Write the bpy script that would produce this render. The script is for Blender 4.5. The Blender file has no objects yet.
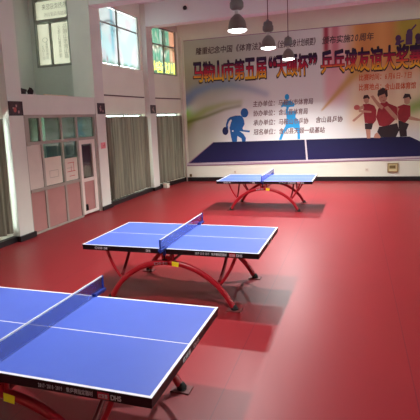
import bpy, bmesh, math, random
from mathutils import Vector, Matrix
random.seed(7)
SC = bpy.context.scene
COL = SC.collection
PI = math.pi

# ------------------------------------------------------------------ materials
def lin(c):
    return tuple(((v/255)/12.92 if v/255 <= .04045 else ((v/255+.055)/1.055)**2.4) for v in c)

def mat(name, rgb, rough=.6, metal=0., noise=0., nscale=6., spec=.5, emit=None, coat=0., stretch=None, bump=0.):
    m = bpy.data.materials.new(name); m.use_nodes = True
    nt = m.node_tree; b = nt.nodes['Principled BSDF']
    c = lin(rgb)
    b.inputs['Base Color'].default_value = (*c, 1)
    b.inputs['Roughness'].default_value = rough
    b.inputs['Metallic'].default_value = metal
    b.inputs['Specular IOR Level'].default_value = spec
    b.inputs['Coat Weight'].default_value = coat
    if emit:
        b.inputs['Emission Color'].default_value = (*emit[0], 1)
        b.inputs['Emission Strength'].default_value = emit[1]
    if noise or bump:
        tc = nt.nodes.new('ShaderNodeTexCoord')
        mp = nt.nodes.new('ShaderNodeMapping')
        if stretch: mp.inputs['Scale'].default_value = stretch
        nz = nt.nodes.new('ShaderNodeTexNoise'); nz.inputs['Scale'].default_value = nscale
        nz.inputs['Detail'].default_value = 5
        nt.links.new(tc.outputs['Object'], mp.inputs['Vector'])
        nt.links.new(mp.outputs['Vector'], nz.inputs['Vector'])
        if noise:
            rp = nt.nodes.new('ShaderNodeValToRGB')
            rp.color_ramp.elements[0].position = .3; rp.color_ramp.elements[1].position = .7
            rp.color_ramp.elements[0].color = (*[v*(1-noise) for v in c], 1)
            rp.color_ramp.elements[1].color = (*[min(1, v*(1+noise)) for v in c], 1)
            nt.links.new(nz.outputs['Fac'], rp.inputs['Fac'])
            nt.links.new(rp.outputs['Color'], b.inputs['Base Color'])
        if bump:
            bp = nt.nodes.new('ShaderNodeBump'); bp.inputs['Strength'].default_value = bump
            nt.links.new(nz.outputs['Fac'], bp.inputs['Height'])
            nt.links.new(bp.outputs['Normal'], b.inputs['Normal'])
    return m

def attr_mat(name, rough=.7, translucent=0.):
    """printed colours stored on the mesh"""
    m = bpy.data.materials.new(name); m.use_nodes = True
    nt = m.node_tree; b = nt.nodes['Principled BSDF']; out = nt.nodes['Material Output']
    a = nt.nodes.new('ShaderNodeVertexColor'); a.layer_name = 'print'
    b.inputs['Roughness'].default_value = rough; b.inputs['Specular IOR Level'].default_value = .25
    nt.links.new(a.outputs['Color'], b.inputs['Base Color'])
    if translucent:
        t = nt.nodes.new('ShaderNodeBsdfTranslucent'); mx = nt.nodes.new('ShaderNodeMixShader')
        mx.inputs['Fac'].default_value = translucent
        nt.links.new(a.outputs['Color'], t.inputs['Color'])
        nt.links.new(b.outputs[0], mx.inputs[1]); nt.links.new(t.outputs[0], mx.inputs[2])
        nt.links.new(mx.outputs[0], out.inputs['Surface'])
    return m

def mix_mat(name, rgb, kind, fac, rough=.6, noise=0., stretch=(1, 1, 1), nscale=8.):
    """diffuse mixed with a transparent / translucent share"""
    m = mat(name, rgb, rough, noise=noise, stretch=stretch, nscale=nscale)
    nt = m.node_tree; b = nt.nodes['Principled BSDF']; out = nt.nodes['Material Output']
    t = nt.nodes.new('ShaderNodeBsdfTransparent' if kind == 'transparent' else 'ShaderNodeBsdfTranslucent')
    if kind == 'translucent': t.inputs['Color'].default_value = (*lin(rgb), 1)
    mx = nt.nodes.new('ShaderNodeMixShader'); mx.inputs['Fac'].default_value = fac
    nt.links.new(b.outputs[0], mx.inputs[1]); nt.links.new(t.outputs[0], mx.inputs[2])
    nt.links.new(mx.outputs[0], out.inputs['Surface'])
    return m

def glass_mat(name, tint, gloss=.1):
    m = bpy.data.materials.new(name); m.use_nodes = True
    nt = m.node_tree; nt.nodes.remove(nt.nodes['Principled BSDF']); out = nt.nodes['Material Output']
    t = nt.nodes.new('ShaderNodeBsdfTransparent'); t.inputs['Color'].default_value = (*tint, 1)
    g = nt.nodes.new('ShaderNodeBsdfGlossy'); g.inputs['Roughness'].default_value = .04
    mx = nt.nodes.new('ShaderNodeMixShader'); mx.inputs['Fac'].default_value = gloss
    nt.links.new(t.outputs[0], mx.inputs[1]); nt.links.new(g.outputs[0], mx.inputs[2])
    nt.links.new(mx.outputs[0], out.inputs['Surface'])
    return m

def ramp_mat(name, stops, z0, z1, rough=.6):
    """printed colour ramp along local Z (the gradient ink of the headline)"""
    m = bpy.data.materials.new(name); m.use_nodes = True
    nt = m.node_tree; b = nt.nodes['Principled BSDF']; b.inputs['Roughness'].default_value = rough
    b.inputs['Specular IOR Level'].default_value = .25
    tc = nt.nodes.new('ShaderNodeTexCoord'); sx = nt.nodes.new('ShaderNodeSeparateXYZ')
    mr = nt.nodes.new('ShaderNodeMapRange'); rp = nt.nodes.new('ShaderNodeValToRGB')
    mr.inputs['From Min'].default_value = z0; mr.inputs['From Max'].default_value = z1
    nt.links.new(tc.outputs['Object'], sx.inputs[0]); nt.links.new(sx.outputs['Z'], mr.inputs['Value'])
    nt.links.new(mr.outputs[0], rp.inputs['Fac']); nt.links.new(rp.outputs['Color'], b.inputs['Base Color'])
    e = rp.color_ramp.elements
    while len(e) < len(stops): e.new(.5)
    for k, (p, c) in enumerate(stops):
        e[k].position = p; e[k].color = (*lin(c), 1)
    return m

def floor_mat():
    m = mat('red_vinyl', (140, 32, 39), .38, noise=.05, nscale=.6, spec=.4)
    nt = m.node_tree; b = nt.nodes['Principled BSDF']
    rp = [x for x in nt.nodes if x.type == 'VALTORGB'][0]
    tc = [x for x in nt.nodes if x.type == 'TEX_COORD'][0]
    sx = nt.nodes.new('ShaderNodeSeparateXYZ'); nt.links.new(tc.outputs['Object'], sx.inputs[0])
    # welded seams between the rolls, 1.8 m apart
    y = nt.nodes.new('ShaderNodeMath'); y.operation = 'MULTIPLY_ADD'
    y.inputs[1].default_value = -.02; nt.links.new(sx.outputs['Y'], y.inputs[0]); nt.links.new(sx.outputs['X'], y.inputs[2])
    pp = nt.nodes.new('ShaderNodeMath'); pp.operation = 'PINGPONG'; pp.inputs[1].default_value = .9
    ad = nt.nodes.new('ShaderNodeMath'); ad.operation = 'ADD'; ad.inputs[1].default_value = 1.24 + 18.
    nt.links.new(y.outputs[0], ad.inputs[0]); nt.links.new(ad.outputs[0], pp.inputs[0])
    lt = nt.nodes.new('ShaderNodeMath'); lt.operation = 'LESS_THAN'; lt.inputs[1].default_value = .006
    nt.links.new(pp.outputs[0], lt.inputs[0])
    mx = nt.nodes.new('ShaderNodeMix'); mx.data_type = 'RGBA'
    nt.links.new(lt.outputs[0], mx.inputs['Factor']); nt.links.new(rp.outputs['Color'], mx.inputs[6])
    mx.inputs[7].default_value = (*lin((120, 28, 40)), 1)
    nt.links.new(mx.outputs[2], b.inputs['Base Color'])
    return m

M = {
 'wall': mat('painted_wall', (230, 230, 214), .8, noise=.03, nscale=1.2),
 'grey_wall': mat('grey_plaster', (196, 196, 188), .85, noise=.03, nscale=1.5),
 'pilaster': mat('pilaster_paint', (216, 212, 204), .7, noise=.03, nscale=2),
 'beam': mat('beam_paint', (234, 236, 232), .85, noise=.02, nscale=1),
 'ceiling': mat('ceiling_paint', (214, 210, 206), .9, noise=.02, nscale=1),
 'floor': floor_mat(),
 'black_base': mat('black_baseboard', (24, 22, 24), .45, noise=.1),
 'groove': mat('dark_trim', (88, 62, 62), .7, noise=.1),
 'winframe': mat('window_frame_paint', (138, 140, 132), .5, noise=.05),
 'pframe': mat('partition_frame_paint', (158, 148, 138), .5, noise=.05, nscale=3),
 'pinkpanel': mat('pink_panel', (172, 122, 118), .5, noise=.06, nscale=2),
 'whitepanel': mat('white_panel', (206, 190, 182), .6, noise=.03),
 'doorwhite': mat('door_white_paint', (222, 208, 200), .45, noise=.02),
 'maroon': mat('maroon_cloth', (84, 32, 32), .8, noise=.3, stretch=(20, 20, 1), nscale=3),
 'paper': mat('paper', (216, 200, 188), .7, noise=.02),
 'inkred': mat('red_ink', (192, 92, 88), .7, noise=.02),
 'inkgrey': mat('grey_ink', (176, 162, 152), .7, noise=.02),
 'glass': glass_mat('clear_glass', (.86, .95, .9), .06),
 'dimglass': glass_mat('dusty_glass', (.6, .74, .68), .1),
 'curtain': mix_mat('curtain_cloth', (120, 112, 97), 'translucent', .06, .85, noise=.5, stretch=(8, 8, .10), nscale=2.2),  # noise streaks paint pleat shading into the cloth colour
 'film_ink': mix_mat('film_ink', (52, 52, 48), 'translucent', .5),
 'film_yellow': glass_mat('film_yellow_ink', (1., .95, .22), 0.),
 'film_grey': mix_mat('film_pale_grey_ink', (74, 73, 64), 'translucent', .4),
 'film_shade': glass_mat('film_green_outline', (.42, .55, .38), 0.),
 'film': attr_mat('printed_film', .6, .8),
 'print': attr_mat('printed_vinyl', .62),
 'blue': mat('table_blue', (84, 108, 204), .36, noise=.02, nscale=3, spec=.25),
 'white_line': mat('table_white_line', (236, 238, 245), .4, noise=.01),
 'black': mat('table_black_edge', (11, 11, 16), .45, noise=.05),
 'red': mat('red_lacquer', (176, 24, 40), .36, noise=.03, coat=.1),
 'shaded_red': mat('shaded_red_lacquer', (120, 18, 28), .35, noise=.03),  # the red lacquer again, with under-table shade put into its colour
 'rubber': mat('black_rubber', (22, 20, 22), .6, noise=.1),
 'plate': mat('grey_foot_plate', (126, 62, 62), .6, noise=.06),
 'yellow': mat('yellow_plate', (255, 238, 40), .5, noise=.02),
 'badge': mat('red_badge', (206, 50, 70), .5, noise=.02),
 'text_white': mat('white_print', (214, 214, 220), .5, noise=.01),
 'net': mix_mat('net_mesh', (54, 62, 150), 'transparent', .62, .7, noise=.05, nscale=40),
 'tape': mat('net_tape', (236, 236, 240), .6, noise=.02),
 'netpost': mat('net_post_blue', (30, 62, 150), .35, noise=.03),
 'lampgrey': mat('lamp_housing', (112, 106, 104), .42, metal=.3, noise=.08),
 'lampneck': mat('lamp_neck_steel', (196, 190, 186), .3, metal=.6, noise=.04),
 'bell': mat('lamp_bell', (124, 112, 108), .4, metal=.35, noise=.06),
 'lens': mat('lamp_lens_glow', (255, 250, 245), .3, emit=((1., .98, .96), 8.)),
 'cord': mat('lamp_cord', (92, 62, 60), .6, noise=.05),
 'conduit': mat('white_conduit', (226, 218, 208), .5, noise=.02),
 'outlet': mat('outlet_plastic', (222, 214, 196), .45, noise=.02),
 'boxbrown': mat('box_frame', (150, 128, 84), .5, noise=.1),
 'boxface': mat('box_face', (204, 190, 146), .5, noise=.08),
 'boxdark': mat('box_dark_label', (112, 92, 50), .5, noise=.1),
 'photo': mat('photo_print', (58, 40, 46), .4, noise=.5, nscale=14),
 'photoframe': mat('photo_frame', (46, 34, 38), .4, noise=.1),
 'photopale': mat('photo_pale_tones', (168, 132, 132), .4, noise=.3, nscale=20),
 'dark': mat('dark_cloth', (46, 36, 36), .8, noise=.2),
 'stick': mat('pale_wood', (208, 186, 150), .6, noise=.1),
 'silhouette': mat('silhouette_blue', (16, 92, 158), .6, noise=.02),
 'silhouette_light': mat('silhouette_cyan', (28, 160, 222), .6, noise=.02),
 'racket': mat('racket_navy', (20, 36, 84), .6, noise=.05),
 'ball': mat('white_dot', (226, 228, 232), .6, noise=.02),
 'purple': mat('printed_purple', (82, 48, 92), .6, noise=.1, nscale=3),
 'printtable': ramp_mat('printed_table_top', [(0., (38, 36, 84)), (1., (28, 30, 68))], .8, 1.75),
 'printline': mat('printed_table_line', (206, 198, 206), .6, noise=.02),
 'printside': mat('printed_table_side', (150, 112, 138), .6, noise=.04),
 'shirt': mat('printed_red_shirt', (150, 34, 46), .6, noise=.14, nscale=5),
 'skin': mat('printed_skin', (190, 138, 116), .6, noise=.1, nscale=6),
 'hair': mat('printed_black_hair', (44, 30, 30), .6, noise=.1),
 'shorts': mat('printed_black_shorts', (40, 28, 34), .6, noise=.1),
 'ink': mat('printed_dark_ink', (76, 56, 60), .6, noise=.02),
 'ink2': mat('printed_brown_ink', (120, 92, 92), .6, noise=.02),
 'ink3': mat('printed_orange_ink', (206, 84, 40), .6, noise=.02),
 'outline': mat('headline_outline', (36, 22, 40), .6, noise=.02),
 'headline': ramp_mat('headline_ink', [(0., (240, 206, 60)), (.22, (236, 170, 56)), (.45, (206, 50, 70)), (.72, (150, 36, 66)), (.86, (52, 34, 72)), (1., (44, 32, 66))], 4.18, 5.0),
}

# ------------------------------------------------------------------ mesh helpers
class MB:
    def __init__(self): self.v = []; self.f = []; self.mi = []; self.mats = []
    def m(self, name):
        if name not in self.mats: self.mats.append(name)
        return self.mats.index(name)
    def add(self, vs, fs, name):
        k = len(self.v); i = self.m(name)
        self.v += [tuple(p) for p in vs]
        for f in fs: self.f.append([a+k for a in f]); self.mi.append(i)
        return self
    def box(self, x0, x1, y0, y1, z0, z1, name, T=None):
        vs = [Vector((x, y, z)) for x in (x0, x1) for y in (y0, y1) for z in (z0, z1)]
        if T: vs = [T(*p) for p in vs]
        return self.add(vs, [(0,1,3,2),(4,6,7,5),(0,4,5,1),(2,3,7,6),(0,2,6,4),(1,5,7,3)], name)
    def tube(self, pts, r, name, n=10, ry=None, up=(0, 1, 0), cap=True):
        pts = [Vector(p) for p in pts]; rs = r if isinstance(r, (list, tuple)) else [r]*len(pts)
        vs = []; fs = []
        up = Vector(up)
        for i, p in enumerate(pts):
            t = (pts[min(i+1, len(pts)-1)] - pts[max(i-1, 0)]).normalized()
            a = t.cross(up)
            if a.length < 1e-4: a = t.cross(Vector((1, 0, 0)))
            a.normalize(); b = a.cross(t).normalized()
            k = (ry/r if ry and not isinstance(r, (list, tuple)) else 1)
            for j in range(n):
                w = 2*PI*j/n
                vs.append(p + a*math.cos(w)*rs[i] + b*math.sin(w)*rs[i]*k)
        for i in range(len(pts)-1):
            for j in range(n):
                fs.append((i*n+j, i*n+(j+1) % n, (i+1)*n+(j+1) % n, (i+1)*n+j))
        if cap:
            fs.append(tuple(range(n))[::-1]); fs.append(tuple((len(pts)-1)*n+j for j in range(n)))
        return self.add(vs, fs, name)
    def lathe(self, prof, name, n=28, at=(0, 0, 0)):
        vs = []; fs = []
        for r, z in prof:
            for j in range(n):
                w = 2*PI*j/n; vs.append((at[0]+r*math.cos(w), at[1]+r*math.sin(w), at[2]+z))
        for i in range(len(prof)-1):
            for j in range(n):
                fs.append((i*n+j, i*n+(j+1) % n, (i+1)*n+(j+1) % n, (i+1)*n+j))
        if prof[0][0] > 1e-4: fs.append(tuple(range(n))[::-1])
        if prof[-1][0] > 1e-4: fs.append(tuple((len(prof)-1)*n+j for j in range(n)))
        return self.add(vs, fs, name)
    def build(self, name, parent=None, smooth=False, bevel=0., loc=None):
        me = bpy.data.meshes.new(name); me.from_pydata(self.v, [], self.f); me.update()
        for k in self.mats: me.materials.append(M[k])
        for p, i in zip(me.polygons, self.mi): p.material_index = i; p.use_smooth = smooth
        bm = bmesh.new(); bm.from_mesh(me); bmesh.ops.recalc_face_normals(bm, faces=bm.faces[:]); bm.to_mesh(me); bm.free()
        o = bpy.data.objects.new(name, me); COL.objects.link(o)
        if parent: o.parent = parent
        if loc: o.location = loc
        if bevel:
            b = o.modifiers.new('bevel', 'BEVEL'); b.width = bevel; b.segments = 2; b.limit_method = 'ANGLE'
        return o

def tag(o, label=None, cat=None, group=None, kind=None):
    if label: o['label'] = label
    if cat: o['category'] = cat
    if group: o['group'] = group
    if kind: o['kind'] = kind
    return o
def empty(name, loc=(0, 0, 0), rz=0):
    o = bpy.data.objects.new(name, None); COL.objects.link(o); o.location = loc; o.rotation_euler.z = rz
    o.empty_display_size = .1
    return o
def struct(o): o['kind'] = 'structure'; return o
def copy_tree(o, parent=None):
    c = o.copy(); COL.objects.link(c)
    if parent:
        c.parent = parent
    for ch in list(o.children): copy_tree(ch, c)
    return c

# ------------------------------------------------------------------ lettering
_cu = bpy.data.curves.new('lettering_source', 'FONT')
_fo = bpy.data.objects.new('lettering_source', _cu); COL.objects.link(_fo)
_cache = {}
def glyph(ch, bold=0.):
    """verts (x, y) and faces of one character of Blender's own font"""
    key = ch
    if key not in _cache:
        _cu.body = ch
        dg = bpy.context.evaluated_depsgraph_get(); dg.update()
        me = bpy.data.meshes.new_from_object(_fo.evaluated_get(dg))
        _cache[key] = ([(v.co.x, v.co.y) for v in me.vertices], [tuple(p.vertices) for p in me.polygons])
        bpy.data.meshes.remove(me)
    return _cache[key]
def words(name, jobs, attach):
    for j in jobs:
        mb = MB(); line_mesh(mb, *j[0], **j[1]); attach(mb.build(name))
def J(*a, **k): return (a, k)
def is_cjk(ch): return ord(ch) > 0x2E7F
def line_mesh(mb, s, T, u0, u1, v0, v1, name, bold=0., mirror=False, fit=False, slant=0., d=0., vertical=False):
    """write s into the rectangle u0..u1, v0..v1 of the surface T(u, v)"""
    adv = [1. if is_cjk(c) else .6 for c in s]; tot = sum(adv); x = 0.
    for c, a in zip(s, adv):
        if c not in ' \u3000':
            vs, fs = glyph(c, bold)
            gx0, gx1, gy0, gy1 = (0., 1., -.09, .86) if is_cjk(c) else (-.05, .68, -.09, .80)
            if fit:
                gx0 = min(p[0] for p in vs); gx1 = max(p[0] for p in vs); gy0 = min(p[1] for p in vs); gy1 = max(p[1] for p in vs)
            offs = [(0, 0)] if not bold else [(bold*math.cos(w), bold*math.sin(w)) for w in [PI/4+PI/2*k for k in range(4)]] + [(bold, 0), (-bold, 0)]
            for q, (ox, oy) in enumerate(offs):
                P = []
                for px, py in vs:
                    fx = (px+ox-gx0)/(gx1-gx0); fy = (py+oy-gy0)/(gy1-gy0)
                    if fit: fx = .04+.92*fx
                    if vertical:
                        uu = fx; vv = 1-(x+a*(1-fy))/tot
                    else:
                        uu = (x+a*fx)/tot; vv = fy
                    if mirror: uu = 1-uu
                    P.append(T(u0+uu*(u1-u0)+slant*vv*(v1-v0), v0+vv*(v1-v0), d+.0003*q))
                mb.add(P, fs, name)
        x += a
    return mb

# ------------------------------------------------------------------ frames of the walls
YB = 18.946                                   # back wall
C0 = Vector((-6.911, 18.946)); D = Vector((-.03823, -.99927)); N = Vector((.99927, -.03823))
def L(s, o, z):                                # left wall: s from the corner towards the camera, o into the room
    p = C0 + D*s + N*o; return Vector((p.x, p.y, z))
A3 = Vector((-6.721, 18.939)); D3 = Vector((-.184, -.983)).normalized(); N3 = Vector((-D3.y, D3.x))
def L3(s, o, z):                               # last bay, slightly skewed
    p = A3 + D3*s + N3*o; return Vector((p.x, p.y, z))
def BW(x, z, d=0.): return Vector((x, YB - d, z))   # on the back wall, d off it
ZC = 6.95

# ------------------------------------------------------------------ the shell
struct(MB().box(-11, 13.2, -9.5, 21, -.12, 0, 'floor').build('floor'))
struct(MB().box(-11, 13.2, -9.5, 21, ZC, ZC+.15, 'ceiling').build('ceiling'))
struct(MB().box(-6.80, 13.2, YB, YB+.25, 0, ZC, 'wall').build('wall_back'))
rw = MB(); RWIN_FILL = [(-6., -2.5), (-.5, 3.), (5., 8.5), (10.5, 14.)]  # window openings out of view, added for neutral fill light
rw.box(13.0, 13.2, -9.5, YB, 0, 4.3, 'wall'); rw.box(13.0, 13.2, -9.5, YB, 6.5, ZC, 'wall')
for a_, b_ in zip([-9.5]+[q[1] for q in RWIN_FILL], [q[0] for q in RWIN_FILL]+[YB]): rw.box(13.0, 13.2, a_, b_, 4.3, 6.5, 'wall')
struct(rw.build('wall_right'))
struct(MB().box(-8.6, 13.2, -9.7, -9.5, 0, ZC, 'wall').build('wall_rear'))

def holed(mb, s0, s1, o0, o1, holes, name, T):
    """a wall slab s0..s1 over the full height with holes (a0, a1, z0, z1) all spanning the same s range"""
    z = 0.
    for a0, a1, z0, z1 in sorted(holes, key=lambda h: h[2]):
        mb.box(s0, s1, o0, o1, z, z0, name, T)
        mb.box(s0, a0, o0, o1, z0, z1, name, T); mb.box(a1, s1, o0, o1, z0, z1, name, T)
        z = z1
    mb.box(s0, s1, o0, o1, z, ZC, name, T)
    return mb
W2 = (2.80, 5.50, 4.55, 6.45); W2L = (2.77, 5.50, .34, 2.95)
W3 = (.12, 1.98, 4.50, 6.33); W3L = (.14, 1.86, .34, 2.96)
W0 = (10.14, 12.6, .34, 2.94)
wl = MB()
holed(wl, 2.6, 5.95, -.45, -.2, [W2, W2L], 'wall', L)
holed(wl, 10.05, 13.0, -.45, -.2, [W0], 'wall', L)
wl.box(13.0, 28.6, -.45, -.05, 0, ZC, 'wall', L)
holed(wl, -.3, 2.2, -.25, 0, [W3, W3L], 'wall', L3)
# pilasters and beams
struct(MB().box(9.60, 10.08, -.45, 0, 0, ZC, 'pilaster', L).build('trim_1'))
struct(MB().box(5.90, 6.42, -.72, 0, 0, ZC, 'pilaster', L).build('trim_2'))
struct(MB().box(2.12, 2.65, -.40, 0, 0, ZC, 'pilaster', L).build('trim_3'))
struct(MB().box(9.62, 10.06, 0, 20.2, 6.12, ZC, 'beam', L).build('trim_4'))
struct(MB().box(5.92, 6.40, 0, 20.1, 6.12, ZC, 'beam', L).build('trim_5'))
struct(MB().box(2.14, 2.63, 0, 19.9, 6.15, ZC, 'beam', L).build('trim_6'))
# parapet / header over the partition, stair hall behind it
struct(MB().box(6.42, 9.60, -.30, -.02, 2.96, 3.45, 'pilaster', L).build('trim_7'))
sh = wl
sh.box(5.75, 9.85, -2.75, -.30, 3.05, 3.38, 'grey_wall', L)                       # gallery slab
SHW_FILL = [(8.7, 9.5, .9, 2.8), (8.6, 9.5, 4.2, 6.4)]  # unseen windows, added to brighten the stair hall and gallery
holed(sh, 5.6, 9.85, -2.75, -2.45, [(8.7, 9.5, .9, 2.8), (8.6, 9.5, 4.2, 6.4)], 'grey_wall', L)
sh.box(9.62, 9.85, -2.45, -.45, 0, ZC, 'grey_wall', L)                           # side towards the camera
HX0, HX1 = -2.28, -.98                                                         # far end wall with its window and lower slit
sh.box(5.75, 6.0, -2.45, HX0, 3.38, ZC, 'grey_wall', L)
sh.box(5.75, 6.0, HX1, -.72, 3.38, ZC, 'grey_wall', L)
sh.box(5.75, 6.0, HX0, HX1, 3.38, 4.52, 'grey_wall', L); sh.box(5.75, 6.0, HX0, HX1, 6.62, ZC, 'grey_wall', L)
sh.box(5.75, 6.0, -2.18, -.72, 0, 3.05, 'grey_wall', L)
sh.box(5.75, 6.0, -2.45, -2.18, 0, .9, 'grey_wall', L)
struct(wl.build('wall_left'))
# base boards
struct(MB().box(-6.68, 13.0, YB-.03, YB, 0, .175, 'black_base').build('baseboard_back'))
bb = MB()
bb.box(2.65, 5.9, -.2, -.05, 0, .13, 'black_base', L); bb.box(5.86, 6.44, 0, .04, 0, .12, 'black_base', L)
bb.box(2.08, 2.68, -.05, .04, 0, .13, 'black_base', L); bb.box(9.56, 10.12, -.05, .05, 0, .13, 'black_base', L)
bb.box(10.1, 13, -.2, -.06, 0, .13, 'black_base', L); bb.box(5.84, 5.9, -.2, .04, 0, .12, 'black_base', L)
bb.box(0, 2.1, 0, .06, 0, .16, 'black_base', L3)
struct(bb.build('baseboard_left'))
# dark ledge lines under the upper windows
struct(MB().box(2.72, 5.55, -.2, -.17, 3.545, 3.585, 'groove', L).build('trim_8'))
struct(MB().box(.02, 1.96, 0, .03, 3.54, 3.58, 'groove', L3).build('trim_9'))

# ------------------------------------------------------------------ windows
def grid_print(name, T, u0, u1, v0, v1, nu, nv, fn, material, parent=None, d=0.):
    vs = [T(u0+(u1-u0)*i/nu, v0+(v1-v0)*j/nv, d) for j in range(nv+1) for i in range(nu+1)]
    fs = [(j*(nu+1)+i, j*(nu+1)+i+1, (j+1)*(nu+1)+i+1, (j+1)*(nu+1)+i) for j in range(nv) for i in range(nu)]
    me = bpy.data.meshes.new(name); me.from_pydata([tuple(p) for p in vs], [], fs); me.update()
    at = me.color_attributes.new('print', 'FLOAT_COLOR', 'POINT')
    for k in range(len(vs)):
        j, i = divmod(k, nu+1)
        at.data[k].color = (*fn(u0+(u1-u0)*i/nu, v0+(v1-v0)*j/nv), 1)
    me.materials.append(M[material])
    o = bpy.data.objects.new(name, me); COL.objects.link(o)
    if parent: o.parent = parent
    return o
def smooth(a, b, x):
    t = max(0, min(1, (x-a)/(b-a))); return t*t*(3-2*t)
def mixc(a, b, t): return tuple(x+(y-x)*t for x, y in zip(a, b))
def n2(x, y):
    return .5+.25*math.sin(3.1*x+1.7*math.sin(2.3*y+.4))+.25*math.sin(4.3*y+1.3*math.sin(3.7*x+1.1))

def win_frame(w, T, s0, s1, o, z0, z1, vs=(), hs=(), t=.03, name='frame'):
    f = MB()
    f.box(s0, s1, o-.03, o+.03, z0, z0+t, 'winframe', T); f.box(s0, s1, o-.03, o+.03, z1-t, z1, 'winframe', T)
    f.box(s0, s0+t, o-.03, o+.03, z0+t, z1-t, 'winframe', T); f.box(s1-t, s1, o-.03, o+.03, z0+t, z1-t, 'winframe', T)
    for v, ww in vs: f.box(v-ww, v+ww, o-.025, o+.025, z0+t, z1-t, 'winframe', T)
    for h, ww in hs: f.box(s0+t, s1-t, o-.028, o+.028, h-ww, h+ww, 'winframe', T)
    return f.build(name, w)
FS = .0  # window level
# stair hall window: cream film with mirrored lettering
w = struct(empty('window_1', L(5.9, -1.6, 4.52)))
def build_at(o, w):
    o.parent = w; o.matrix_parent_inverse = Matrix.Translation(-w.location); return o
def Tst(u, v, d=0.): return L(5.94+d, u, v)          # u along o, facing the camera
f = MB()
def Tb(a, b, c): return L(b, a, c)
for (a0, a1, z0, z1) in ((-2.28, -2.22, 4.52, 6.62), (-1.04, -.98, 4.52, 6.62), (-2.22, -1.04, 4.52, 4.59), (-2.22, -1.04, 6.55, 6.62), (-2.22, -1.04, 5.86, 5.98), (-1.735, -1.685, 4.59, 5.86)):
    f.box(a0, a1, 5.93, 6.02, z0, z1, 'winframe', Tb)
build_at(f.build('frame'), w)
def cream(u, v): 
    k = .97+.06*n2(u*2, v*2); return (.15*k, .15*k, .11*k)
for nm, (a0, a1, z0, z1) in {'a': (-2.22, -1.735, 4.59, 5.86), 'b': (-1.685, -1.04, 4.59, 5.86), 'c': (-2.22, -1.04, 5.98, 6.55)}.items():
    build_at(grid_print('pane', Tst, a0, a1, z0, z1, 12, 12, cream, 'film'), w)
words('lettering', [
    J('热烈欢迎您来', Tst, -1.98, -1.06, 6.28, 6.46, 'film_ink', mirror=True, d=.012),
    J('参加乒乓球训练', Tst, -1.92, -1.06, 6.06, 6.2, 'film_grey', mirror=True, d=.012),
    J('2010', Tst, -2.13, -1.99, 4.76, 5.22, 'film_grey', mirror=True, d=.012, vertical=True),
    J('暑期训练班', Tst, -1.96, -1.86, 4.78, 5.3, 'film_grey', mirror=True, d=.012, vertical=True),
    J('○', Tst, -2.02, -1.82, 5.28, 5.46, 'film_grey', mirror=True, d=.012),
    J('少年儿童乒乓球', Tst, -1.47, -1.35, 4.78, 5.78, 'film_grey', mirror=True, d=.012, vertical=True),
    J('马鞍山市含山县', Tst, -1.28, -1.10, 4.75, 5.8, 'film_grey', mirror=True, d=.012, vertical=True),
], lambda o: build_at(o, w))
# lower slit window of the stair hall
w = struct(empty('window_2', L(5.9, -2.3, .9)))
f = MB()
for (a0, a1, z0, z1) in ((-2.45, -2.42, .9, 3.05), (-2.21, -2.18, .9, 3.05), (-2.42, -2.21, .9, .95), (-2.42, -2.21, 3.0, 3.05)):
    f.box(a0, a1, 5.93, 6.02, z0, z1, 'winframe', Tb)
build_at(f.build('frame'), w)
f = MB(); f.box(-2.42, -2.21, 5.95, 5.96, .95, 3.0, 'dimglass', Tb); build_at(f.build('pane'), w)

for k, q in enumerate(SHW_FILL):  # frames and glass of the added stair hall fill windows
    w = struct(empty('window_%d' % (12+k), L((q[0]+q[1])/2, -2.6, q[2])))
    build_at(win_frame(None, L, q[0], q[1], -2.6, q[2], q[3], hs=[((q[2]+q[3])/2, .025)], t=.04), w)
    build_at(MB().box(q[0]+.04, q[1]-.04, -2.605, -2.595, q[2]+.04, q[3]-.04, 'glass', L).build('pane'), w)
# bay window over the first curtains: nearly white film with pale cyan and pink print
w = struct(empty('window_3', L(4.2, -.3, 4.55)))
build_at(win_frame(None, L, *W2[:2], -.26, *W2[2:], vs=[(4.33, .022)], hs=[(5.88, .018)]), w)
def Tw2(u, v, d=0.): return L(u, -.28+d, v)
def film2(u, v):
    c = (.75, .8, .78)
    t = smooth(.45, .75, n2(u*1.3+.4, v*.9)); c = mixc(c, (.55, .82, .84), .6*t)
    t = smooth(.62, .85, n2(u*1.7+3, v*1.4+2)); c = mixc(c, (.78, .62, .66), .5*t)
    if abs(u-5.42) < .1 and 5.3 < v < 5.85: c = (.1, .5, .6)
    t = math.exp(-((u-4.62)/.1)**2)*smooth(4.7, 5.2, v); c = mixc(c, (.15, .56, .66), .7*t)
    dd = abs((v-5.82) - .18*math.sin(u*3)); t = math.exp(-(dd/.05)**2)*smooth(3.9, 4.3, u); c = mixc(c, (.16, .15, .17), .7*t)
    t = math.exp(-(((u-4.55)/.16)**2+((v-5.75)/.28)**2)); c = mixc(c, (.2, .2, .22), .65*t*n2(u*11, v*9)*1.4 if t > .05 else 0)
    t = smooth(4.78, 4.62, v)*smooth(.4, .7, n2(u*4, v)); c = mixc(c, (.18, .38, .26), .8*t)
    t = math.exp(-(((u-5.05)/.06)**2+((v-4.75)/.12)**2)); c = mixc(c, (.5, .18, .22), .7*t)
    return tuple(x**1.2*.21 for x in c)
build_at(grid_print('pane', Tw2, 2.85, 4.31, 4.6, 6.4, 40, 50, film2, 'film'), w)
build_at(grid_print('pane', Tw2, 4.35, 5.45, 4.6, 6.4, 40, 50, film2, 'film'), w)

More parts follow.
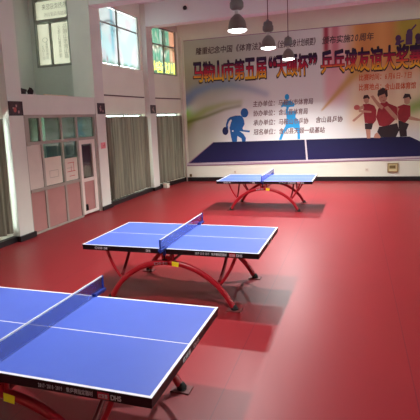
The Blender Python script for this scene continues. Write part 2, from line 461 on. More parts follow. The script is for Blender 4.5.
# end bay: green, peach and yellow advertising film seen from behind
w = struct(empty('window_4', L3(1.05, -.1, 4.5)))
build_at(win_frame(None, L3, *W3[:2], -.06, *W3[2:], vs=[(1.08, .018)], hs=[(5.66, .022)], t=.045), w)
def Tw3(u, v, d=0.): return L3(u, -.08+d, v)
def in_glyph(ch, fx, fy, b=0.):
    vs, fs = glyph(ch)
    x0 = min(p[0] for p in vs); x1 = max(p[0] for p in vs); y0 = min(p[1] for p in vs); y1 = max(p[1] for p in vs)
    for ox, oy in ((0, 0), (b, b), (b, -b), (-b, b), (-b, -b)):
        px = x0+(fx+ox)*(x1-x0); py = y0+(fy+oy)*(y1-y0)
        for f in fs:
            for k in range(1, len(f)-1):
                (ax, ay), (bx, by), (cx, cy) = vs[f[0]], vs[f[k]], vs[f[k+1]]
                d1 = (px-ax)*(by-ay)-(py-ay)*(bx-ax); d2 = (px-bx)*(cy-by)-(py-by)*(cx-bx); d3 = (px-cx)*(ay-cy)-(py-cy)*(ax-cx)
                if (d1 >= 0 and d2 >= 0 and d3 >= 0) or (d1 <= 0 and d2 <= 0 and d3 <= 0): return True
        if not b: break
    return False
def film3(u, v):
    g = mixc((.03, .12, .07), (.14, .30, .20), n2(u*13, v*.6))
    c = mixc(g, (.30, .33, .25), .7*smooth(.55, .9, n2(u*6+2, v*3)))
    c = mixc(c, (.30, .32, .30), .8*math.exp(-((u-1.2)/.06)**2))
    c = mixc(c, (.05, .04, .03), .85*math.exp(-((u-.95-.05*math.sin(v*4))/.1)**2))
    c = mixc(c, (.40, .17, .10), smooth(.62, .5, u)*.95)
    c = mixc(c, (.42, .36, .22), .8*math.exp(-((u-.42)/.07)**2)*smooth(5.9, 5.2, v))
    t = math.exp(-((v-5.6+.05*math.sin(u*9))/.07)**2)
    c = mixc(c, (.09, .06, .03), .85*t)
    for a, b in ((1.75, 5.52), (1.45, 5.6), (1.12, 5.36), (.95, 5.28), (1.6, 5.42)):
        c = mixc(c, (.5, .46, .36), math.exp(-(((u-a)/.06)**2+((v-b)/.09)**2)))
    lo = smooth(5.14, 4.98, v)
    c = mixc(c, mixc((.06, .14, .07), (.14, .17, .05), smooth(1.2, .5, u)), .9*lo)
    for ch, ua, ub in (('培', 1.86, 1.12), ('训', 1.03, .22)):
        fx = (u-ua)/(ub-ua); fy = (v-4.58)/.44
        if -.12 < fx < 1.12 and -.12 < fy < 1.12:
            if in_glyph(ch, fx, fy, .012): c = (.60, .60, .05)
            elif in_glyph(ch, fx, fy, .04): c = (.44, .50, .38)
    return tuple(x*.31 for x in c)
build_at(grid_print('pane', Tw3, .165, 1.062, 4.545, 6.285, 48, 96, film3, 'film'), w)
build_at(grid_print('pane', Tw3, 1.098, 1.935, 4.545, 6.285, 48, 96, film3, 'film'), w)


for k, (a_, b_) in enumerate(RWIN_FILL):  # frames and glass of the added right-wall fill windows
    w = struct(empty('window_%d' % (8+k), (13.1, (a_+b_)/2, 4.3)))
    f = MB()
    for q in ((a_, b_, 4.3, 4.36), (a_, b_, 6.44, 6.5), (a_, a_+.06, 4.36, 6.44), (b_-.06, b_, 4.36, 6.44), ((a_+b_)/2-.03, (a_+b_)/2+.03, 4.36, 6.44)): f.box(13.06, 13.14, q[0], q[1], q[2], q[3], 'winframe')
    build_at(f.build('frame'), w)
    build_at(MB().box(13.095, 13.105, a_+.06, b_-.06, 4.36, 6.44, 'glass').build('pane'), w)
# curtained lower windows
for k, (T, (s0, s1, z0, z1), o) in enumerate(((L, W0, -.34), (L, W2L, -.34), (L3, W3L, -.14))):
    w = struct(empty('window_%d' % (5+k), T((s0+s1)/2, o, z0)))
    build_at(win_frame(None, T, s0, s1, o, z0, z1, vs=[((s0+s1)/2, .03)], hs=[(2.2, .025)], t=.04), w)
    g = MB(); g.box(s0+.04, (s0+s1)/2-.03, o-.004, o+.004, z0+.04, z1-.04, 'glass', T)
    build_at(g.build('pane'), w)
    g = MB(); g.box((s0+s1)/2+.03, s1-.04, o-.004, o+.004, z0+.04, z1-.04, 'glass', T)
    build_at(g.build('pane'), w)

def curtain(T, s0, s1, o, z0, z1, label, n, seed, gather=0.):
    rnd = random.Random(seed); nu = n*8; nv = 22
    ph = [rnd.uniform(-1.3, 1.3) for _ in range(n+2)]; am = [rnd.uniform(.5, 1.5) for _ in range(n+2)]
    vs = []; fs = []
    for j in range(nv+1):
        v = j/nv
        for i in range(nu+1):
            u = i/nu; k = int(u*n); fr = u*n-k
            ph_ = ph[k]*(1-fr)+ph[k+1]*fr; a_ = am[k]*(1-fr)+am[k+1]*fr
            dpt = .062*a_*math.sin(2*PI*u*n+ph_+.5*math.sin(v*3+k)) * (.75+.35*(1-v))
            x = s0+(s1-s0)*u + .012*math.sin(v*5+u*9) - gather*(1-v)*(u-.5)*(s1-s0)
            vs.append(T(x, o+dpt, z0+(z1-z0)*v))
    for j in range(nv):
        for i in range(nu): fs.append((j*(nu+1)+i, j*(nu+1)+i+1, (j+1)*(nu+1)+i+1, (j+1)*(nu+1)+i))
    root = empty('curtain', T((s0+s1)/2, o, z0))
    tag(root, label, 'curtain', 'curtains on the left wall')
    c = build_at(MB().add(vs, fs, 'curtain').build('cloth', smooth=True), root)
    r = MB(); r.tube([T(s0, o, z1+.012), T(s1, o, z1+.012)], .014, 'winframe', 8, up=(0, 0, 1)); build_at(r.build('rail'), root)
    return root
curtain(L, 10.165, 12.5, -.11, .24, 2.85, 'nearest grey pleated curtain, on the camera side of the glazed partition', 9, 3)
curtain(L, 4.20, 5.80, -.075, .19, 2.85, 'grey curtain just beyond the glazed partition, beside the pilaster with the red notice', 7, 4)
curtain(L, 2.74, 4.27, -.13, .19, 2.85, 'grey curtain with a slit of daylight on its far edge, beside the third pilaster', 7, 5, .05)
curtain(L3, 1.11, 2.06, .08, .20, 2.85, 'narrow grey curtain hanging above the small white box on the floor', 4, 6)
curtain(L3, .06, 1.09, .05, .20, 2.84, 'grey curtain in the far corner next to the banner wall', 5, 8)

# ------------------------------------------------------------------ glazed partition with its door
part = empty('glazed_partition', L(8.4, -.1, 0)); tag(part, 'partition of glass and pink panels between two pilasters', 'partition')
f = MB()
o0, o1 = -.14, -.06
def pb(s0, s1, z0, z1, a=o0, b=o1, m='pframe'): f.box(s0, s1, a, b, z0, z1, m, L)
pb(9.50, 9.60, 0, 2.96)
pb(9.36, 9.50, 2.2, 2.96)
for s in (8.93, 8.09): pb(s-.04, s+.04, 0, 2.96)
pb(7.33, 7.42, 0, 2.96); pb(6.42, 6.50, 0, 2.96)
pb(6.5, 9.5, 2.22, 2.30, -.15, -.05); pb(6.5, 9.5, 2.88, 2.96, -.15, -.05)
pb(7.42, 9.5, 1.05, 1.13, -.15, -.05); pb(7.42, 9.5, 0, .05, -.15, -.05)
build_at(f.build('frame', bevel=.006), part)
for s0, s1 in ((8.97, 9.36), (8.13, 8.89), (7.42, 8.05), (6.5, 7.33)):
    build_at(MB().box(s0, s1, -.104, -.098, 2.30, 2.88, 'dimglass', L).build('glass_pane'), part)
for s0, s1 in ((8.97, 9.5), (8.13, 8.89), (7.42, 8.05)):
    build_at(MB().box(s0, s1, -.115, -.085, .05, 1.05, 'pinkpanel', L).build('pink_panel', bevel=.004), part)
build_at(MB().box(8.97, 9.5, -.115, -.085, 1.13, 2.22, 'whitepanel', L).build('white_panel'), part)
for s0, s1 in ((8.13, 8.89), (7.42, 8.05)):
    build_at(MB().box(s0, s1, -.104, -.098, 1.13, 2.22, 'dimglass', L).build('glass_pane'), part)
    g = MB(); z0, z1, a, b = 1.80, 2.20, s0+.1, s1-.12
    for r in ((a, b, z0, z0+.05), (a, b, z1-.05, z1), (a, a+.04, z0, z1), (b-.04, b, z0, z1)): g.box(r[0], r[1], -.13, -.11, r[2], r[3], 'doorwhite', L)
    build_at(g.build('sash'), part)
# things stuck to the panes
def sheet(name, s0, s1, z0, z1, o, label, cat, rects, m='paper'):
    r = empty(name, L((s0+s1)/2, o, z0)); tag(r, label, cat)
    build_at(MB().box(s0, s1, o, o+.006, z0, z1, m, L).build('paper_sheet'), r)
    g = MB()
    for a0, a1, b0, b1, mm in rects: g.box(a0, a1, o+.006, o+.008, b0, b1, mm, L)
    build_at(g.build('print'), r); return r
sheet('paper_poster', 8.17, 8.86, 1.14, 1.86, -.097, 'plain white sheet with a faint grey rectangle on a partition pane', 'poster',
      [(8.33, 8.70, 1.50, 1.515, 'inkgrey'), (8.33, 8.70, 1.32, 1.335, 'inkgrey'), (8.33, 8.345, 1.32, 1.515, 'inkgrey'), (8.685, 8.70, 1.32, 1.515, 'inkgrey')])
sheet('paper_poster', 7.44, 8.03, 1.14, 1.76, -.097, 'pale sheet with red lines on the partition pane next to the door', 'poster',
      [(7.6, 7.9, 1.62, 1.64, 'inkred'), (7.62, 7.64, 1.40, 1.62, 'inkred'), (7.56, 7.94, 1.38, 1.40, 'inkred'), (7.74, 7.76, 1.38, 1.55, 'inkred'), (7.6, 7.86, 1.25, 1.27, 'inkred'), (7.70, 7.95, 1.48, 1.50, 'inkgrey')])
# door
door = struct(empty('door_1', L(6.9, -.1, 0)))
f = MB()
for r in ((6.52, 6.68, .05, 2.22), (7.22, 7.33, .05, 2.22), (6.68, 7.22, 2.10, 2.22), (6.68, 7.22, 1.0, 1.10), (6.68, 7.22, .05, .13)):
    f.box(r[0], r[1], -.12, -.06, r[2], r[3], 'doorwhite', L)
build_at(f.build('door_frame', bevel=.005), door)
build_at(MB().box(6.68, 7.22, -.105, -.09, .13, 1.0, 'pinkpanel', L).build('door_panel'), door)
build_at(MB().box(6.68, 7.22, -.108, -.102, 1.10, 2.10, 'glass', L).build('door_glass'), door)
vs = []; fs = []
for i in range(49):
    for z in (1.08, 2.12): vs.append(L(6.66+.58*i/48, -.125+.012*math.sin(i*.9), z))
for i in range(48): fs.append((2*i, 2*i+2, 2*i+3, 2*i+1))
build_at(MB().add(vs, fs, 'maroon').build('door_curtain', smooth=True), door)
f = MB(); f.tube([L(7.17, -.09, .30), L(7.17, -.03, .30)], .025, 'rubber'); f.tube([L(7.17, -.03, .30), L(7.17, -.03, .18)], .02, 'rubber')
f.box(7.12, 7.22, -.06, -.045, .16, .34, 'rubber', L)
build_at(f.build('door_stop'), door)

# ------------------------------------------------------------------ small things on the left wall
def photo(s0, s1, z0, z1, T, o, label, seed):
    rnd = random.Random(seed)
    r = empty('framed_photo', T((s0+s1)/2, o, z0)); tag(r, label, 'photo', 'square dark photos on the pilasters')
    f = MB(); t = .02
    for q in ((s0, s1, z0, z0+t), (s0, s1, z1-t, z1), (s0, s0+t, z0+t, z1-t), (s1-t, s1, z0+t, z1-t)): f.box(q[0], q[1], o, o+.025, q[2], q[3], 'photoframe', T)
    build_at(f.build('frame'), r)
    build_at(MB().box(s0+t, s1-t, o, o+.012, z0+t, z1-t, 'photo', T).build('print'), r)
    g = MB(); cx = (s0+s1)/2; cz = (z0+z1)/2
    def blob(x, z, a, b, m):
        g.add([T(x+a*math.cos(w), o+.014, z+b*math.sin(w)) for w in [2*PI*k/12 for k in range(12)]], [tuple(range(12))], m)
    blob(cx+rnd.uniform(-.03, .03), cz+.06, .028, .035, 'photopale')
    blob(cx+rnd.uniform(-.04, .04), cz-.03, .05, .06, 'inkred' if seed == 1 else 'photopale')
    blob(cx-.09, cz-.08, .03, .04, 'photopale'); blob(cx+.08, cz+.01, .03, .02, 'photopale')
    build_at(g.build('player_picture'), r)
photo(9.62, 10.07, 2.94, 3.27, L, .002, 'largest square dark photo, on the pilaster nearest the camera', 1)
photo(5.93, 6.33, 2.96, 3.29, L, .002, 'square dark photo on the second pilaster, above the red notice', 2)
photo(2.18, 2.62, 2.96, 3.28, L, .002, 'smallest square dark photo, on the pilaster between the curtains', 3)
n = empty('paper_notice', L(6.14, .002, 1.91)); tag(n, 'small pinkish red notice on the pilaster right of the door', 'notice')
M['noticepink'] = mat('notice_pink', (226, 130, 140), .6, noise=.05)
build_at(MB().box(6.01, 6.28, .002, .006, 1.90, 2.09, 'noticepink', L).build('paper_sheet'), n)
g = MB(); g.box(6.05, 6.18, .006, .008, 1.98, 2.0, 'inkred', L); g.box(6.08, 6.24, .006, .008, 1.94, 1.955, 'inkred', L); g.box(6.05, 6.08, .006, .008, 1.96, 2.05, 'inkred', L)
build_at(g.build('print'), n)
# on the ledge over the partition
def bundle(s, o, w, h, label, seed):
    rnd = random.Random(seed); bm = bmesh.new(); bmesh.ops.create_icosphere(bm, subdivisions=3, radius=1)
    for v in bm.verts:
        k = 1+.22*math.sin(5*v.co.x+seed)*math.cos(4*v.co.z+seed)+.12*math.sin(9*v.co.y)
        v.co = Vector((v.co.x*w*k, v.co.y*.07*k, max(-.55, v.co.z)*h*k))
    zmin = min(v.co.z for v in bm.verts)
    for v in bm.verts: v.co.z -= zmin
    me = bpy.data.meshes.new('cloth_bundle'); bm.to_mesh(me); bm.free(); me.materials.append(M['dark'])
    for p in me.polygons: p.use_smooth = True
    ob = bpy.data.objects.new('cloth_bundle', me); COL.objects.link(ob); ob.location = L(s, o, 3.45); ob.rotation_euler.z = 1.53
    return tag(ob, label, 'bundle', 'dark bundles on the ledge')
bundle(9.42, -.12, .13, .085, 'wider dark bundle on the ledge above the partition, nearest the pilaster', 1)
bundle(9.12, -.12, .06, .095, 'narrower dark bundle on the ledge, right of the wider bundle', 2)
o = MB().box(7.6, 8.6, -.16, -.12, 3.45, 3.485, 'stick', L).build('wooden_stick', bevel=.004); tag(o, 'thin pale stick lying on the ledge under the stair hall window', 'stick')
# white box at the foot of the third pilaster
bx = empty('small_box', L(1.84, .2, 0)); tag(bx, 'small white box on the floor under the far curtain', 'box')
build_at(MB().box(1.74, 1.98, .06, .24, 0, .165, 'outlet', L).build('body', bevel=.008), bx)
build_at(MB().box(1.73, 1.99, .05, .25, .145, .18, 'outlet', L).build('lid', bevel=.006), bx)
o = MB().tube([(-6.57, YB-.035, 0), (-6.57, YB-.035, 6.1)], .028, 'conduit', 10, up=(1, 0, 0)).build('wall_pipe', smooth=True)
tag(o, 'thin white vertical pipe in the far corner beside the banner', 'pipe')
o = MB().lathe([(0, 0), (.072, 0), (.078, .02), (.06, .05), (0, .055)], 'rubber', 20).build('round_hook_plate', smooth=True)
o.rotation_euler = (PI/2, 0, D.angle_signed(Vector((0, -1))) * 0 - .038); pz = L(2.65, 1.60, 6.62); o.location = pz
tag(o, 'small round black plate on the pale ceiling beam', 'plate')

# ------------------------------------------------------------------ the banner
ban = empty('wall_banner', (-1.2, YB-.012, .78)); tag(ban, 'huge printed tournament banner covering the back wall', 'banner')
def onb(o): return build_at(o, ban)
def TB(u, v, d=0.): return Vector((u, YB-.012-d, v))
X0, X1, Z0, Z1 = -6.46, 4.4, .79, 5.95
def seg(px, pz, a, b):
    ax, az = a; bx, bz = b; t = max(0, min(1, ((px-ax)*(bx-ax)+(pz-az)*(bz-az))/((bx-ax)**2+(bz-az)**2)))
    return math.hypot(px-ax-t*(bx-ax), pz-az-t*(bz-az)), t
BLUE_SW = [(-6.61, 3.34), (-6.04, 3.82), (-5.37, 4.03), (-4.60, 4.06), (-3.76, 3.85), (-3.03, 3.57)]
GREEN_SW = [(-6.67, 2.15), (-6.23, 2.69), (-5.59, 3.04), (-4.80, 3.25), (-4.11, 3.30)]
GREEN_SW2 = [(-6.42, 2.57), (-5.65, 2.75), (-4.76, 3.04), (-4.12, 3.14)]
def poly_d(x, z, pts):
    best = (9, 0)
    for k in range(len(pts)-1):
        dd, t = seg(x, z, pts[k], pts[k+1])
        if dd < best[0]: best = (dd, (k+t)/(len(pts)-1))
    return best
RAY = [(0.65, 4.41), (-0.83, 2.82)]
def sheet_col(x, z):
    c = lin((228, 232, 230))
    wash = smooth(-2.6, -5.2, x)*smooth(3.0, 4.2, z); c = mixc(c, lin((150, 160, 142)), .9*wash)
    wash = smooth(-4.2, -5.8, x); c = mixc(c, lin((176, 170, 148)), .75*wash)
    wash = smooth(-1.2, -3.6, x)*smooth(4.6, 5.4, z); c = mixc(c, lin((190, 190, 178)), .7*wash)
    dd, t = poly_d(x, z, BLUE_SW); c = mixc(c, lin((112, 146, 186)), .9*math.exp(-(dd/(.26-.12*t))**2)*(1-.55*t))
    dd, t = poly_d(x, z, GREEN_SW); c = mixc(c, lin((150, 168, 70)), .9*math.exp(-(dd/(.22-.1*t))**2)*(1-.5*t))
    dd, t = poly_d(x, z, GREEN_SW2); c = mixc(c, lin((104, 118, 52)), .85*math.exp(-(dd/.07)**2)*(1-.4*t))
    if x < -5.9: c = mixc(c, lin((150, 206, 70)), .8*math.exp(-(((x+6.46)/.25)**2+((z-2.9)/.25)**2)))
    # pink and orange field at right
    up = smooth(2.4, 4.3, z)
    p = smooth(-.9, -.55, x)*smooth(2.6, 3.6, z); c = mixc(c, lin((232, 168, 178)), .8*p*smooth(.4, -.2, x))
    o = smooth(-.15, .5, x); c = mixc(c, lin((222, 150, 84)), .95*o*smooth(3.1, 4.6, z)); c = mixc(c, lin((236, 206, 160)), .7*o*smooth(1.6, 2.6, z)*(1-smooth(3.1, 4.4, z)))
    st = .5+.5*math.sin(x*9+1.2*math.sin(x*3)); c = mixc(c, lin((190, 108, 60)), .35*o*up*st)
    g = smooth(1.55, 2.1, x)*smooth(4.2, 5.2, z); c = mixc(c, lin((168, 156, 62)), .85*g)
    g = smooth(2.0, 2.5, x)*math.exp(-((z-2.75-.35*(x-2.4))/.3)**2); c = mixc(c, lin((122, 164, 62)), .8*g)
    m_ = math.exp(-((x+.66)/.1)**4)*smooth(4.6, 5.2, z); c = mixc(c, lin((176, 36, 66)), .9*m_)
    m_ = math.exp(-((x+.32)/.14)**4)*smooth(4.0, 5.0, z); c = mixc(c, lin((200, 80, 100)), .6*m_)
    dd, t = seg(x, z, RAY[0], RAY[1]); c = mixc(c, lin((206, 160, 84)), .85*math.exp(-(dd/(.03+.22*(1-t)))**2))
    return c
onb(grid_print('printed_sheet', TB, X0, X1, Z0, Z1, 230, 116, sheet_col, 'print'))
hem = MB()
for a in ((X0, X1, Z1-.012, Z1+.012), (X0, X1, Z0-.012, Z0+.012)): hem.box(a[0], a[1], YB-.02, YB-.002, a[2], a[3], 'printside')
onb(hem.build('hem'))
def flat(mb, pts, m, d):
    mb.add([TB(x, z, d) for x, z in pts], [tuple(range(len(pts)))], m); return mb
# printed table
t = MB()
flat(t, [(-6.51, 0.79), (-5.32, 1.67), (-1.70, 1.68), (2.36, 1.69), (2.86, 1.43), (2.87, 0.91), (-1.71, 0.84)], 'printtable', .004)
flat(t, [(-1.52, 1.68), (-1.46, 1.68), (-1.40, 0.85), (-1.47, 0.85)], 'printline', .006)
flat(t, [(-6.55, 0.80), (-1.71, 0.86), (2.87, 0.94), (2.87, 0.87), (-1.72, 0.78), (-6.56, 0.71)], 'printline', .007)
flat(t, [(-6.56, 0.71), (-1.72, 0.78), (2.87, 0.87), (2.87, 0.84), (-1.72, 0.73), (-6.56, 0.66)], 'printside', .006)
flat(t, [(-6.53, 0.78), (-5.34, 1.68), (-5.29, 1.68), (-6.46, 0.78)], 'printside', .0065)
onb(t.build('printed_table'))
# headline
def head(s, b):
    (u0, v0), (u1, v1) = b
    words('headline_outline', [J(s, TB, u0-.02, u1+.02, v0-.04, v1+.04, 'outline', bold=HB+.03, fit=True, d=.004)], onb)
    words('headline_lettering', [J(s, TB, u0, u1, v0, v1, 'headline', bold=HB, fit=True, d=.008)], onb)
HB = .026
head('马鞍山市第五届', [(-6.08, 4.22), (-3.0, 4.97)])
head('“', [(-2.86, 4.66), (-2.6, 4.95)])
head('天颐杯', [(-2.58, 4.22), (-1.36, 4.98)])
head('”', [(-1.3, 4.66), (-1.04, 4.95)])
head('乒乓球友谊大奖赛', [(-.86, 4.24), (2.74, 5.03)])
words('subtitle_lettering', [
    J('隆重纪念中国《体育法》暨', TB, -5.95, -2.78, 5.33, 5.62, 'ink', bold=.02, slant=.12, d=.004),
    J('《全民健身计划纲要》', TB, -2.62, -.98, 5.33, 5.62, 'ink', bold=.02, slant=.12, d=.004),
    J('颁布实施20周年', TB, -.82, 1.06, 5.33, 5.62, 'ink', bold=.02, slant=.12, d=.004)], onb)
rows = [(3.07, '主办单位：', '马鞍山市体育局', -1.17), (2.69, '协办单位：', '含山县体育局', -1.38), (2.31, '承办单位：', '马鞍山市乒协', -1.37), (1.93, '冠名单位：', '含山县天颐一级基站', -.74)]
for z, a, b, x1 in rows:
    words('organiser_lettering', [J(a, TB, -3.59, -2.56, z, z+.24, 'ink2', bold=.02, slant=.1, d=.010),
        J(b, TB, -2.55, x1, z, z+.24, 'ink2', bold=.02, slant=.1, d=.010)], onb)
words('organiser_lettering', [J('含山县乒协', TB, -1.09, -.06, 2.33, 2.57, 'ink2', bold=.02, slant=.1, d=.010)], onb)
words('date_lettering', [J('比赛时间：', TB, .53, 1.46, 3.86, 4.10, 'ink3', bold=.022, slant=.05, d=.010), J('6月6日-7日', TB, 1.46, 2.41, 3.85, 4.09, 'ink3', bold=.022, slant=.05, d=.010),
    J('比赛地点：', TB, .53, 1.46, 3.49, 3.74, 'ink3', bold=.022, slant=.05, d=.010), J('含山县体育馆', TB, 1.46, 2.55, 3.46, 3.71, 'ink3', bold=.022, slant=.05, d=.010)], onb)
# silhouettes
def disc(mb, c, a, b, m, d, n=20):
    (x, z) = c; flat(mb, [(x+a*math.cos(2*PI*k/n), z+b*math.sin(2*PI*k/n)) for k in range(n)], m, d)
s1 = MB()
disc(s1, [(-3.94, 2.85)][0], .16, .19, 'silhouette', .005)
flat(s1, [(-4.15, 2.75), (-4.05, 2.72), (-3.97, 2.56), (-3.95, 2.39), (-4.04, 2.23), (-4.02, 2.15), (-3.73, 2.11), (-3.75, 2.04), (-4.09, 2.09), (-4.17, 2.11), (-4.16, 2.03), (-4.22, 1.99), (-4.54, 2.00), (-4.60, 2.25), (-4.53, 2.45), (-4.48, 2.58), (-4.54, 2.60), (-4.61, 2.52), (-4.67, 2.38), (-4.65, 2.23), (-4.75, 2.22), (-4.74, 2.42), (-4.67, 2.61), (-4.56, 2.70), (-4.34, 2.75)], 'silhouette', .004)
flat(s1, [(-4.58, 2.12), (-4.20, 2.13), (-4.01, 1.98), (-3.91, 1.81), (-3.93, 1.67), (-4.08, 1.67), (-4.10, 1.80), (-4.27, 1.91), (-4.30, 1.66), (-4.50, 1.67), (-4.55, 1.91)], 'silhouette', .0045)
disc(s1, [(-4.78, 2.13)][0], .13, .17, 'racket', .006); disc(s1, [(-4.46, 2.12)][0], .035, .035, 'ball', .006)
onb(s1.build('player_silhouette'))
s2 = MB()
disc(s2, [(-2.19, 3.40)][0], .09, .12, 'silhouette_light', .005)
flat(s2, [(-2.35, 3.21), (-2.07, 3.26), (-1.88, 3.11), (-1.92, 3.01), (-2.12, 3.00), (-2.16, 2.84), (-1.84, 2.83), (-1.87, 2.59), (-2.22, 2.59), (-2.24, 2.81), (-2.22, 3.01), (-2.36, 3.03), (-2.40, 2.99), (-2.44, 3.02), (-2.37, 3.13)], 'silhouette_light', .004)
flat(s2, [(-2.22, 2.59), (-1.87, 2.59), (-1.73, 2.43), (-1.70, 2.23), (-1.70, 1.99), (-1.69, 1.71), (-1.80, 1.70), (-1.80, 2.03), (-1.97, 2.18), (-2.15, 2.16), (-2.34, 1.95), (-2.44, 1.70), (-2.55, 1.70), (-2.46, 1.93), (-2.27, 2.25), (-2.25, 2.45)], 'silhouette_light', .0045)
onb(s2.build('player_silhouette'))
s3 = MB()
for c, a, b in (([(1.92, 5.32)][0], .1, .12), ([(2.59, 5.31)][0], .1, .13), ([(2.30, 5.49)][0], .1, .13)): disc(s3, c, a, b, 'purple', .003)
flat(s3, [(1.81, 5.09), (1.86, 5.24), (1.98, 5.23), (2.13, 5.25), (2.12, 5.19), (2.00, 5.14), (1.98, 5.05)], 'purple', .003)
flat(s3, [(2.17, 5.06), (2.18, 5.45), (2.27, 5.51), (2.50, 5.77), (2.54, 5.73), (2.37, 5.54), (2.41, 5.46), (2.40, 5.06)], 'purple', .0033)
flat(s3, [(2.50, 5.05), (2.52, 5.26), (2.66, 5.28), (2.76, 5.04)], 'purple', .003)
onb(s3.build('crowd_silhouette'))
def Q(s):
    return s
pl = MB()
for pts, m, d in (
    ([(1.24, 2.78), (1.31, 2.84), (1.32, 2.99), (1.45, 3.03), (1.55, 3.04), (1.61, 2.96), (1.90, 2.82), (1.94, 2.44), (1.67, 2.16), (1.48, 2.09), (1.28, 2.13), (1.17, 2.47)], 'shirt', .005),
    ([(1.28, 2.09), (1.48, 2.11), (1.92, 2.21), (1.99, 1.93), (1.88, 1.68), (1.35, 1.69), (1.21, 1.90)], 'shorts', .0052),
    ([(0.96, 3.26), (1.06, 3.29), (1.23, 3.05), (1.44, 2.84), (1.38, 2.74), (1.25, 2.82)], 'skin', .007),
    ([(1.45, 2.81), (1.58, 2.87), (1.95, 2.43), (1.89, 2.31), (1.73, 2.46)], 'skin', .0072),
    ([(1.26, 3.30), (1.50, 3.36), (1.56, 3.16), (1.48, 2.98), (1.34, 2.99), (1.26, 3.14)], 'skin', .0066),
    ([(1.21, 3.29), (1.23, 3.46), (1.40, 3.56), (1.56, 3.48), (1.58, 3.24), (1.53, 3.18), (1.47, 3.33), (1.27, 3.26), (1.25, 3.20)], 'hair', .0075),
    ([(1.21, 1.88), (1.35, 1.69), (1.31, 1.66), (1.08, 1.67), (1.13, 1.82)], 'skin', .0058),
    ([(1.36, 3.21), (1.39, 3.21), (1.39, 3.19), (1.36, 3.19)], 'hair', .0078), ([(1.46, 3.22), (1.50, 3.22), (1.50, 3.20), (1.46, 3.21)], 'hair', .0078), ([(1.39, 3.08), (1.47, 3.08), (1.47, 3.06), (1.40, 3.06)], 'shirt', .0078)):
    flat(pl, pts, m, d)
onb(pl.build('player_picture'))
pl = MB()
for pts, m, d in (
    ([(0.69, 2.97), (0.90, 2.99), (1.10, 2.90), (1.18, 2.73), (1.17, 2.35), (1.07, 2.21), (0.76, 2.26), (0.72, 2.63)], 'shirt', .0042),
    ([(0.76, 2.24), (1.06, 2.23), (1.01, 2.00), (0.77, 2.02)], 'shorts', .0044),
    ([(0.79, 2.02), (0.97, 2.01), (0.97, 1.66), (0.84, 1.66)], 'skin', .0043),
    ([(0.51, 2.86), (0.71, 2.94), (0.74, 2.81), (0.59, 2.76), (1.00, 2.70), (1.00, 2.63), (0.55, 2.68)], 'skin', .0046),
    ([(0.30, 2.35), (0.33, 2.40), (0.68, 2.69), (0.73, 2.63), (0.37, 2.32)], 'skin', .0041),
    ([(0.72, 3.21), (0.91, 3.22), (0.90, 3.03), (0.80, 2.98), (0.72, 3.09)], 'skin', .0045),
    ([(0.69, 3.18), (0.73, 3.31), (0.87, 3.32), (0.94, 3.20), (0.91, 3.14), (0.87, 3.21), (0.74, 3.18)], 'hair', .0048)):
    flat(pl, pts, m, d)
disc(pl, [(0.47, 2.86)][0], .11, .1, 'inkred', .005)
onb(pl.build('player_picture'))
pl = MB()
for pts, m, d in (
    ([(1.92, 2.82), (2.14, 2.90), (2.37, 2.84), (2.38, 2.42), (2.19, 2.20), (1.95, 2.34)], 'shirt', .0042),
    ([(1.96, 2.32), (2.19, 2.22), (2.33, 2.16), (2.25, 1.94), (2.27, 1.70), (2.03, 1.69), (1.97, 2.02)], 'shorts', .0041),
    ([(2.32, 2.40), (2.38, 2.45), (2.71, 2.33), (2.84, 2.32), (2.85, 2.25), (2.64, 2.26), (2.33, 2.32)], 'skin', .0043),
    ([(2.14, 3.14), (2.35, 3.15), (2.35, 2.94), (2.24, 2.88), (2.16, 2.95)], 'skin', .0045),
    ([(2.10, 3.12), (2.17, 3.29), (2.34, 3.27), (2.40, 3.11), (2.36, 3.06), (2.32, 3.16), (2.16, 3.12)], 'hair', .0048),
    ([(1.92, 2.81), (1.99, 2.75), (1.88, 2.46), (1.82, 2.48)], 'skin', .0044)):
    flat(pl, pts, m, d)
onb(pl.build('player_picture'))

# sockets and the service box on the strip of wall below the banner
def socket(x, z, w, h, label, m='outlet'):
    r = empty('wall_socket', (x, YB, z-h/2)); tag(r, label, 'socket', 'sockets low on the back wall')
    build_at(MB().box(x-w/2, x+w/2, YB-.02, YB, z-h/2, z+h/2, m).build('plate', bevel=.005), r)
    for dx in (-.018, .018): build_at(MB().box(x+dx-.005, x+dx+.005, YB-.023, YB-.019, z-.018, z+.018, 'rubber').build('slot'), r)
socket(.84, .44, .11, .13, 'small pale socket right of the middle of the back wall, left of the framed box')
socket(-4.42, .40, .09, .11, 'small pale socket on the back wall just above the far table')
socket(-6.40, .26, .1, .12, 'dark socket at the bottom of the back wall by the corner pipe', 'boxdark')
r = empty('service_box', (1.77, YB, .35)); tag(r, 'square brownish framed box low on the back wall', 'box')
f = MB(); a, b, c, d_ = 1.59, 1.97, .34, .69
for q in ((a, b, c, c+.04), (a, b, d_-.04, d_), (a, a+.04, c+.04, d_-.04), (b-.04, b, c+.04, d_-.04)): f.box(q[0], q[1], YB-.05, YB, q[2], q[3], 'boxbrown')
build_at(f.build('frame', bevel=.004), r)
build_at(MB().box(a+.04, b-.04, YB-.035, YB, c+.04, d_-.04, 'boxface').build('face'), r)
build_at(MB().box(a+.07, b-.09, YB-.038, YB-.034, .48, .60, 'boxdark').build('label_panel'), r)

